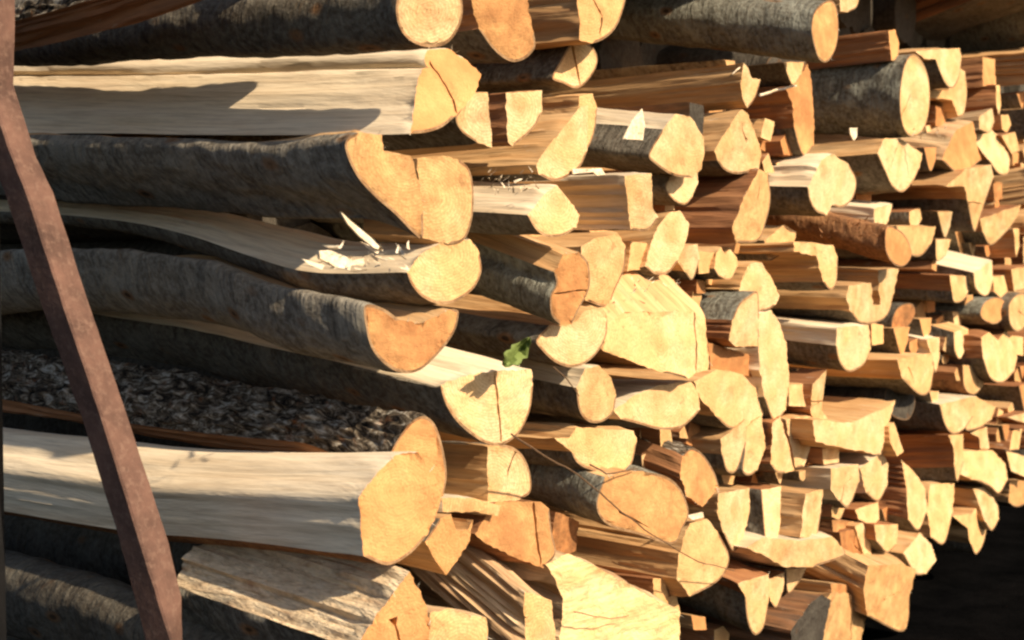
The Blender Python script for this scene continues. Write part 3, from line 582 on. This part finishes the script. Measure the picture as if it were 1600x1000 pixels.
T('split_log', 'small yellow chunk beside the glowing orange one at the bottom edge', 's 1116,985 1130,978 1140,990 1136,1020 1115,1015', -.02, t=.3)
#T('round_log', 'rounded log end lying in shade on the dark ground corner', 'b 1503,878 1512,856 1530,849 1546,857 1552,878 1543,900 1524,908 1508,897', .0, endmat=M_SHADED_END, t=1.0, dirt=1.0, bark='dark')
T('split_log', 'tall narrow pale piece cut by the frame above the dark ground', 's 1572,705 1612,715 1612,750 1580,736', .01, t=.15)
T('split_log', 'thin slanted pale piece above the pinkish stub', 's 1583,673 1597,670 b 1592,702 s 1577,704', .0, t=.15)
T('split_log', 'sharp pale wedge poking in at the frame edge beside the lobe', 's 1574,652 1612,643 1612,664', .0, t=.1)
T('split_log', 'pale narrow end of a flat brown sided piece at the frame edge', 's 1583,357 1592,357 b 1593,385 s 1588,402', .01, t=.2, sp='tan', to=(1500,384))
T('split_log', 'yellow block cut by the frame above the round yellow end', 's 1580,421 1612,414 b 1612,450 s 1585,456', .0, t=.15)
T('split_log', 'small tan end squeezed beside the white tongue shaped end', 's 1551,432 1575,429 b 1578,450 1566,466 s 1553,456', .0, t=.3)
T('half_log', 'orange half moon end with rugged bark on top, behind the brown scaly log', 'b 1066,712 1082,700 1100,712 1116,738 s 1123,760 1098,792 1072,775 1062,740', .03, t=.6, bark='rough', to=(985,705), near=True)
T('split_log', 'grey weathered stick under the flat brown side, low in the far stack', 's 1300,812 1334,815 1338,832 1302,834', .0, t=.6, dirt_shade=.5, sp='brown', to=(1270,815))
T('split_log', 'brown splinter clump behind the thin cream blade of wood', 's 1312,832 1334,828 1346,868 1330,880 1316,862', .0, t=.9, dirt_shade=.5, sp='brown')
T('split_log', 'tan block in the shaded row under the big slanting round end', 's 1090,392 1118,395 1118,425 1092,428', -.01, t=.35, sp='tan')
T('split_log', 'long lit split side running behind the pentagon shaped end', 's 985,378 1012,380 1010,420 980,424', -.01, t=.3, sp='tan', to=(930,400))

# ---------------------------------------------------------------- smaller split ends set back between the larger ones
def pt_in(x, y, poly):
    c = False; n = len(poly)
    for i in range(n):
        x1, y1 = poly[i][0], poly[i][1]; x2, y2 = poly[i - 1][0], poly[i - 1][1]
        if (y1 > y) != (y2 > y) and x < (x2 - x1) * (y - y1) / (y2 - y1) + x1: c = not c
    return c
def clear(x, y, polys):
    best = 1e9
    for p in polys:
        if pt_in(x, y, p): return -1
        for i in range(len(p)):
            (ax, ay), (bx, by) = p[i][:2], p[i - 1][:2]
            l2 = (bx - ax) ** 2 + (by - ay) ** 2 or 1
            t = max(0, min(1, ((x - ax) * (bx - ax) + (y - ay) * (by - ay)) / l2))
            best = min(best, math.hypot(x - ax - t * (bx - ax), y - ay - t * (by - ay)))
    return best
import re
STOP = {'above', 'below', 'beside', 'under', 'over', 'behind', 'before', 'between', 'with', 'at', 'in', 'on', 'near', 'next', 'hanging', 'leaning', 'of', 'and', 'cut', 'tucked', 'touching', 'whose', 'standing', 'lying', 'crossed', 'joined', 'running', 'reaching', 'resting', 'the', 'set', 'sloping', 'crossing', 'split', 'low', 'rimmed', 'sticking'}
def phrase(lab):
    out = []
    for w in lab.replace(',', ' ,').split():
        if w == ',' or (w in STOP and len(out) >= 2): break
        out.append(w)
    return ' '.join(out[:5])
POLYS = [(p, l) for p, l in TRACED]; TRACED = list(TRACED)
SHAPES = [('wedge', [(-1, -.8), (.9, -.9), (.6, .3), (-.1, 1)]), ('triangular', [(-.8, -.2), (.1, -1), (.9, .9), (-.5, .8)]), ('squared', [(-.8, -.9), (.8, -.8), (.9, .8), (-.7, .9)]),
          ('slanted', [(-.2, -1), (.8, -.7), (.5, .9), (-.8, .6)]), ('lobed', [(-.9, -.4), (.7, -.8), (.9, .2), (.1, 1), (-.6, .5)])]
KEEP = [(1225, 335, 1425, 425), (1260, 545, 1460, 620), (1270, 210, 1385, 290), (1135, 840, 1235, 905), (1390, 625, 1480, 760), (1200, 430, 1315, 512), (1260, 600, 1405, 655), (955, 840, 1065, 905), (1395, 420, 1490, 475), (1260, 85, 1415, 215), (1195, 285, 1270, 345), (1060, 262, 1160, 385), (990, 100, 1170, 180), (1090, 460, 1150, 535), (1440, 640, 1480, 700), (1000, 500, 1045, 600), (1370, 225, 1420, 420), (1540, 600, 1600, 640)]
used = set(); cand = 0; rs = random.Random(5)
while cand < 1500:
    cand += 1
    x = rs.uniform(1000, 1640); y = rs.uniform(100 if cand % 3 == 0 else 180, 860)
    if y > 860 - max(0, x - 1380) * .55: continue
    r = clear(x, y, [p for p, _ in POLYS])
    if r < 7 or (x < 1500 and rs.random() < .3): continue
    if y < 180 and x < 1500: continue
    if any(a <= x <= c and b <= y <= d for a, b, c, d in KEEP): continue
    S = min(26, max(11, r * rs.uniform(1.25, 1.6))); nm, sh = rs.choice(SHAPES)
    k = min(1.0, 1.25 - (x - 1000) / 1100)
    pts_ = [(x + a * S * .62 * k + rs.uniform(-1.5, 1.5), y + b * S * .95 + rs.uniform(-1.5, 1.5)) for a, b in sh]
    near_ = min(TRACED, key=lambda q: abs(sum(v[0] for v in q[0]) / len(q[0]) - x) + abs(sum(v[1] for v in q[0]) / len(q[0]) - y))
    ny = sum(v[1] for v in near_[0]) / len(near_[0]); rel = 'just above' if y < ny - 18 else 'just below' if y > ny + 18 else 'beside'
    tn = rs.choice((.1, .3, .55, .8)); tw = {.1: 'cream', .3: 'yellow', .55: 'orange', .8: 'brownish'}[tn]
    lab = 'small %s %s end set back %s the %s' % (tw, nm, rel, phrase(near_[1]))
    if lab in used: continue
    used.add(lab)
    if nm in ('lobed', 'wedge'): body = 's %.1f,%.1f %.1f,%.1f b ' % (*pts_[0], *pts_[1]) + ' '.join('%.1f,%.1f' % q for q in pts_[2:])
    else: body = 's ' + ' '.join('%.1f,%.1f' % q for q in pts_)
    T('split_log', lab, body, -rs.uniform(.03, .12), t=tn, sp=rs.choice(('brown', 'tan', 'brown')), bark='dark')
    POLYS.append((pts_, lab))
# ---------------------------------------------------------------- logs deeper in the pile, seen only as dark shapes in the gaps
def deep_log(u, z, r, set_back, extra_left=0.0):
    base = Vector((-0.132, 2.9, 0)) + Vector((0.6, 0.8, 0)) * u
    C = Vector((base.x, base.y, z)) + AX * set_back
    n = 12; seed = random.random() * 50
    d = (AX + Vector((random.uniform(-.03, .03), random.uniform(-.03, .03), random.uniform(-.02, .02)))).normalized()
    e1 = d.cross(Vector((0, 0, 1))).normalized(); e2 = d.cross(e1)
    vs = []; ws = []; fs = []
    for k in range(7):
        s = k * 0.32
        for i in range(n):
            a = 2 * math.pi * i / n
            rr = r * (1 + 0.18 * noise.noise(Vector((math.cos(a), math.sin(a), seed + s))))
            o = e1 * math.cos(a) * rr + e2 * math.sin(a) * rr
            vs.append(d * s + o); ws.append((s + seed, rr * math.cos(a), rr * math.sin(a)))
    for k in range(6):
        for i in range(n): fs.append([k * n + i, k * n + (i + 1) % n, (k + 1) * n + (i + 1) % n, (k + 1) * n + i][::-1])
    root = bpy.data.objects.new('round_log', None); COL.objects.link(root); root.location = C; root.empty_display_size = .05
    root['label'] = 'dark log deep in a shaded gap of the pile'; root['category'] = 'log'; root['group'] = 'logs deep in the gaps'
    link('bark', vs, fs, M['dark'], root, ws, tone=.8, dirt_shade=.8)
    link('sawn_end', [vs[i] for i in range(n)], [list(range(n))], M['dark'], root, [ws[i] for i in range(n)], tone=.9, dirt_shade=.9)  # bark-dark end: the shade of the gap is painted into it
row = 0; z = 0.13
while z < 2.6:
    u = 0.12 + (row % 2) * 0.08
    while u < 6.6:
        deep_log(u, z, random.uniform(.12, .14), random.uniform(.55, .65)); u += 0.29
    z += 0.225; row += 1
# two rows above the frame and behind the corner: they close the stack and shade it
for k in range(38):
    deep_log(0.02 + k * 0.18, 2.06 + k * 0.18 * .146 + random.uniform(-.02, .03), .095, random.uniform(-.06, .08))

# ---------------------------------------------------------------- rusty steel stake in front of the corner
def beam():
    C0 = wall_point(120, 500); d0 = 2.62
    def at(x, y, d): return CAMP + ray(x, y) * d
    mid = [(-12, -90), (-12, 150), (12, 225), (42, 300), (101, 480), (159, 650), (219, 845), (268, 1000), (296, 1090)]
    rgt = [(28, -90), (23, 130), (60, 250), (85, 300), (143, 480), (201, 650), (266, 850), (284, 930), (286, 1100)]
    lef = [(-70, -90), (-70, 150), (-25, 225), (5, 300), (64, 480), (125, 650), (185, 845), (226, 1000), (250, 1090)]
    rings = []
    for (m, r, l) in zip(mid, rgt, lef):
        M_ = at(*m, d0); Rr = at(*r, d0 + .055); Ll = at(*l, d0 + .035); B = Ll + Rr - M_
        rings.append([M_, Rr, B, Ll])
    # densify
    rr = []
    for a, b in zip(rings[:-1], rings[1:]):
        for k in range(10):
            rr.append([p.lerp(q, k / 10) for p, q in zip(a, b)])
    rr.append(rings[-1])
    vs = []; fs = []
    for ring in rr:
        loop = []
        for i in range(4):
            p = ring[i]; q = ring[(i + 1) % 4]; o = ring[i - 1]
            loop.append(p.lerp(o, min(.5, 0.004 / ((p - o).length + 1e-6)))); loop.append(p.lerp(q, min(.5, 0.004 / ((p - q).length + 1e-6))))
        for p in loop: vs.append(p + Vector([noise.noise(p * 30) * 0.0008] * 3))
    for k in range(len(rr) - 1):
        for i in range(8): fs.append([k * 8 + i, k * 8 + (i + 1) % 8, (k + 1) * 8 + (i + 1) % 8, (k + 1) * 8 + i])
    fs.append(list(range(8))); fs.append([len(vs) - 8 + i for i in range(8)][::-1])
    O = rings[5][0]
    o = link('steel_stake', [v - O for v in vs], fs, M_STEEL, smooth=True, sharp=30)
    bm = bmesh.new(); bm.from_mesh(o.data); bmesh.ops.recalc_face_normals(bm, faces=bm.faces); bm.to_mesh(o.data); bm.free()
    o.location = O; o['label'] = 'bent rusty steel stake leaning in front of the stacked logs'; o['category'] = 'steel stake'
beam()
def filler():  # added upright, only there to keep the left edge of the view dark
    C0 = CAMP + ray(-66, 500) * 2.75; w, d = .052, .09
    vs = []; fs = []
    sec = [(-w, -d + .01), (-w + .01, -d), (w - .01, -d), (w, -d + .01), (w, d), (-w, d)]
    for z in [0, .4, .8, 1.2, 1.6, 2.0, 2.4]:
        for x, y in sec: vs.append((x, y, z))
    for k in range(6):
        for i in range(6): fs.append([k * 6 + i, k * 6 + (i + 1) % 6, (k + 1) * 6 + (i + 1) % 6, (k + 1) * 6 + i])
    fs.append([5, 4, 3, 2, 1, 0]); fs.append([36 + i for i in range(6)])
    o = link('upright_filler', vs, fs, M_FILLER, smooth=False); o.location = (C0.x, C0.y, 0)
    o['label'] = 'black upright post added for the dark edge of the frame, behind the rusty stake'; o['category'] = 'filler'
filler()

# ---------------------------------------------------------------- twigs, splinters and the leaf
def tube(name, pts, r0, r1, mat, label=None, cat=None, parent=None, sides=6, group=None):
    pts = [Vector(p) for p in pts]; O = pts[0] if not parent else parent.location
    vs = []; fs = []; n = len(pts)
    for k, p in enumerate(pts):
        d = (pts[min(n - 1, k + 1)] - pts[max(0, k - 1)]).normalized()
        a = d.cross(Vector((0, 0, 1))).normalized(); b = d.cross(a); r = r0 + (r1 - r0) * k / (n - 1)
        for i in range(sides):
            t = 2 * math.pi * i / sides; vs.append(p + a * math.cos(t) * r + b * math.sin(t) * r - O)
    for k in range(n - 1):
        for i in range(sides): fs.append([k * sides + i, k * sides + (i + 1) % sides, (k + 1) * sides + (i + 1) % sides, (k + 1) * sides + i])
    fs.append(list(range(sides))[::-1]); fs.append([(n - 1) * sides + i for i in range(sides)])
    o = link(name, vs, fs, mat, parent, wood=[(v.x, v.y, v.z) for v in vs])
    if not parent: o.location = O
    if label: o['label'] = label; o['category'] = cat
    return o
def px_path(pts, prot, sub=5, wig=.003):
    P = [wall_point(x, y, pr if pr is not None else prot) for x, y, pr in [(p + (None,))[:3] for p in pts]]; out = []
    for a, b in zip(P[:-1], P[1:]):
        for k in range(sub):
            q = a.lerp(b, k / sub); out.append(q + Vector((noise.noise(q * 20), noise.noise(q * 20 + Vector((9, 0, 0))), noise.noise(q * 20 + Vector((0, 9, 0))))) * wig)
    return out + [P[-1]]
tube('twig', px_path([(798, 678), (850, 712), (905, 742), (960, 790), (1020, 836), (1090, 878), (1148, 892)], .15), .0022, .0012, M_TWIG, 'long thin dry twig slanting across the orange end of the brown scaly log', 'twig')
tube('twig', px_path([(922, 726), (948, 740), (975, 736), (996, 732)], .10), .0022, .0012, M_TWIG, 'short bent twig under the irregular yellow end with the curled bark edge', 'twig')
tube('twig', px_path([(864, 573), (885, 590), (905, 619)], .09), .002, .001, M_TWIG, 'tiny dark twig lying on the lobe shaped end', 'twig')
tube('twig', px_path([(896, 956), (925, 962), (955, 968), (982, 962)], .135), .0014, .0008, M_TWIG, 'fine curved twig lying on the bright slab at the bottom', 'twig')
tube('twig', px_path([(1186, 149), (1215, 140), (1244, 134)], .03), .004, .003, M_CHIP, 'pale stick bridging the upper gap beside the tall narrow orange end', 'twig')
tube('twig', px_path([(1160, 104), (1150, 110), (1144, 116)], .03), .003, .001, M_CHIP, 'short pale splinter above the ragged pointed end', 'splinter')

def chip(pts, prot, thick, label, cat='splinter', parent=None, name='splinter', mat=None):
    P = [wall_point(x, y, (q[0] if q else prot)) for x, y, *q in pts]
    nrm = (P[1] - P[0]).cross(P[-1] - P[0]).normalized()
    if nrm.dot(CAMP - P[0]) < 0: nrm = -nrm
    O = P[0]; n = len(P)
    vs = [p - O + nrm * thick for p in P] + [p - O for p in P]
    fs = [list(range(n))] + [list(range(n, 2 * n))[::-1]] + [[i, i + n, (i + 1) % n + n, (i + 1) % n] for i in range(n)]
    o = link(name, vs, fs, mat or M_CHIP, parent, wood=[(v.x, v.y, v.z) for v in vs], smooth=False)
    bm = bmesh.new(); bm.from_mesh(o.data); bmesh.ops.recalc_face_normals(bm, faces=bm.faces); bm.to_mesh(o.data); bm.free()
    o.location = O; o['label'] = label; o['category'] = cat
    return o
chip([(530, 331), (545, 345), (578, 372), (597, 392), (583, 388), (560, 370), (541, 350)], .16, .004, 'long white splinter sticking up from the freshly splintered half log')
chip([(495, 392), (512, 391), (546, 405), (543, 422), (520, 417), (496, 404)], .16, .006, 'blunt white splinter standing on the freshly splintered half log')
chip([(893, 264), (938, 263), (944, 272), (932, 275), (925, 269), (893, 272)], .07, .003, 'white chip lying between the yellow sloping end and the log below')
chip([(972, 217), (985, 190), (1002, 170), (1006, 195), (1003, 219)], .12, .003, 'bright white triangular chip on the pale squared log')
chip([(1070, 806), (1096, 800), (1098, 808), (1080, 812)], .09, .004, 'white chip in the shadow beside the broad orange end')
chip([(1326, 200), (1338, 200), (1337, 214), (1332, 220), (1327, 210)], .03, .004, 'small white chip hanging in the dark upper gap')
# green leaf
def leaf():
    cen = [(787, 572), (800, 560), (815, 546), (828, 528)]; hw = [3, 15, 14, 2]
    P = []; pr = [.165, .18, .17, .19]
    vs = []; fs = []
    import itertools
    N = 10
    for k in range(N + 1):
        t = k / N * 3; i = min(2, int(t)); u = t - i
        x = cen[i][0] * (1 - u) + cen[i + 1][0] * u; y = cen[i][1] * (1 - u) + cen[i + 1][1] * u
        w = (hw[i] * (1 - u) + hw[i + 1] * u) * (1 + .18 * math.sin(k * 2.3)); p = pr[i] * (1 - u) + pr[i + 1] * u
        for s in (-1, -.5, 0, .5, 1):
            vs.append(wall_point(x + s * w * .75, y + s * w * .62, p + abs(s) * .014 + .004 * math.sin(k * 1.7 + s * 3)))
    for k in range(N):
        for j in range(4): fs.append([k * 5 + j, k * 5 + j + 1, (k + 1) * 5 + j + 1, (k + 1) * 5 + j])
    O = vs[2].copy(); o = link('leaf', [v - O for v in vs], fs, M_LEAF); o.location = O
    o['label'] = 'single curled green leaf stuck above the cracked half moon log end'; o['category'] = 'leaf'
    m = o.modifiers.new('thickness', 'SOLIDIFY'); m.thickness = .0006
leaf()


# ---------------------------------------------------------------- torn fibres and curls of bark
def thing(lab_start):
    return next(r for r in THINGS if r['label'].startswith(lab_start))
def fluff(root, box, prot, n, length, mat=M_CHIP, name='torn_fibre', up=(0.2, -.5, .7)):
    vs = []; fs = []; O = root.location; rr = random.Random(int(box[0]))
    for _ in range(n):
        p = wall_point(rr.uniform(box[0], box[2]), rr.uniform(box[1], box[3]), prot + rr.uniform(-.01, .01))
        d = (Vector(up) + Vector((rr.uniform(-1, 1), rr.uniform(-1, 1), rr.uniform(-.6, .6)))).normalized()
        l = length * rr.uniform(.4, 1.2); w = Vector((rr.uniform(-1, 1), rr.uniform(-1, 1), rr.uniform(-1, 1))).cross(d).normalized() * l * rr.uniform(.05, .16)
        t = d.cross(w).normalized() * .0008; k = len(vs); m = p + d * l * .6 + t * 3
        vs += [p - w - O, p + w - O, p + t - O, m - w * .7 - O, m + w * .7 - O, m + t - O, p + d * l - O]
        fs += [[k + r, k + (r + 1) % 3, k + 3 + (r + 1) % 3, k + 3 + r] for r in range(3)] + [[k + 3 + r, k + 3 + (r + 1) % 3, k + 6] for r in range(3)]
    o = link(name, vs, fs, mat, root, wood=[(v.x, v.y, v.z) for v in vs], smooth=False); o['kind'] = 'stuff'
fluff(thing('long bowed half log'), (505, 385, 640, 425), .17, 34, .035, up=(-.9, .3, .25))
fluff(thing('long split log with white splintery'), (745, 268, 845, 305), .075, 30, .022)
fluff(thing('large boxy yellow end'), (985, 436, 1062, 458), .10, 26, .016)
#fluff(thing('short grey log with ragged'), (762, 440, 868, 470), .11, 30, .022, M['rust'], up=(-.3, -.4, -.6))
fluff(thing('crumbling red orange'), (1275, 345, 1400, 372), .17, 50, .022, M['rust'])
#fluff(thing('big pale split log'), (300, 76, 660, 92), .16, 14, .014)
fluff(thing('orange sided wedge'), (1425, 200, 1480, 220), .08, 16, .02)
#fluff(thing('deeply furrowed'), (705, 855, 860, 930), .16, 26, .03, up=(-.8, .4, .3))
#fluff(thing('broad wavy'), (560, 872, 650, 905), .15, 16, .02)
def curls():
    r = thing('smooth dark beech log'); C = r.location
    for pts in ([(211, 272), (214, 282), (222, 293)], [(327, 256), (328, 272), (325, 290)], [(447, 268), (441, 282), (434, 300)], [(496, 266), (480, 278), (468, 284)]):
        P = []
        for x, y in pts:
            P.append(on_plane(x, y, C - NS * .078, NS))
        tube('bark_curl', P, .0012, .0020, M['tan'], parent=r)
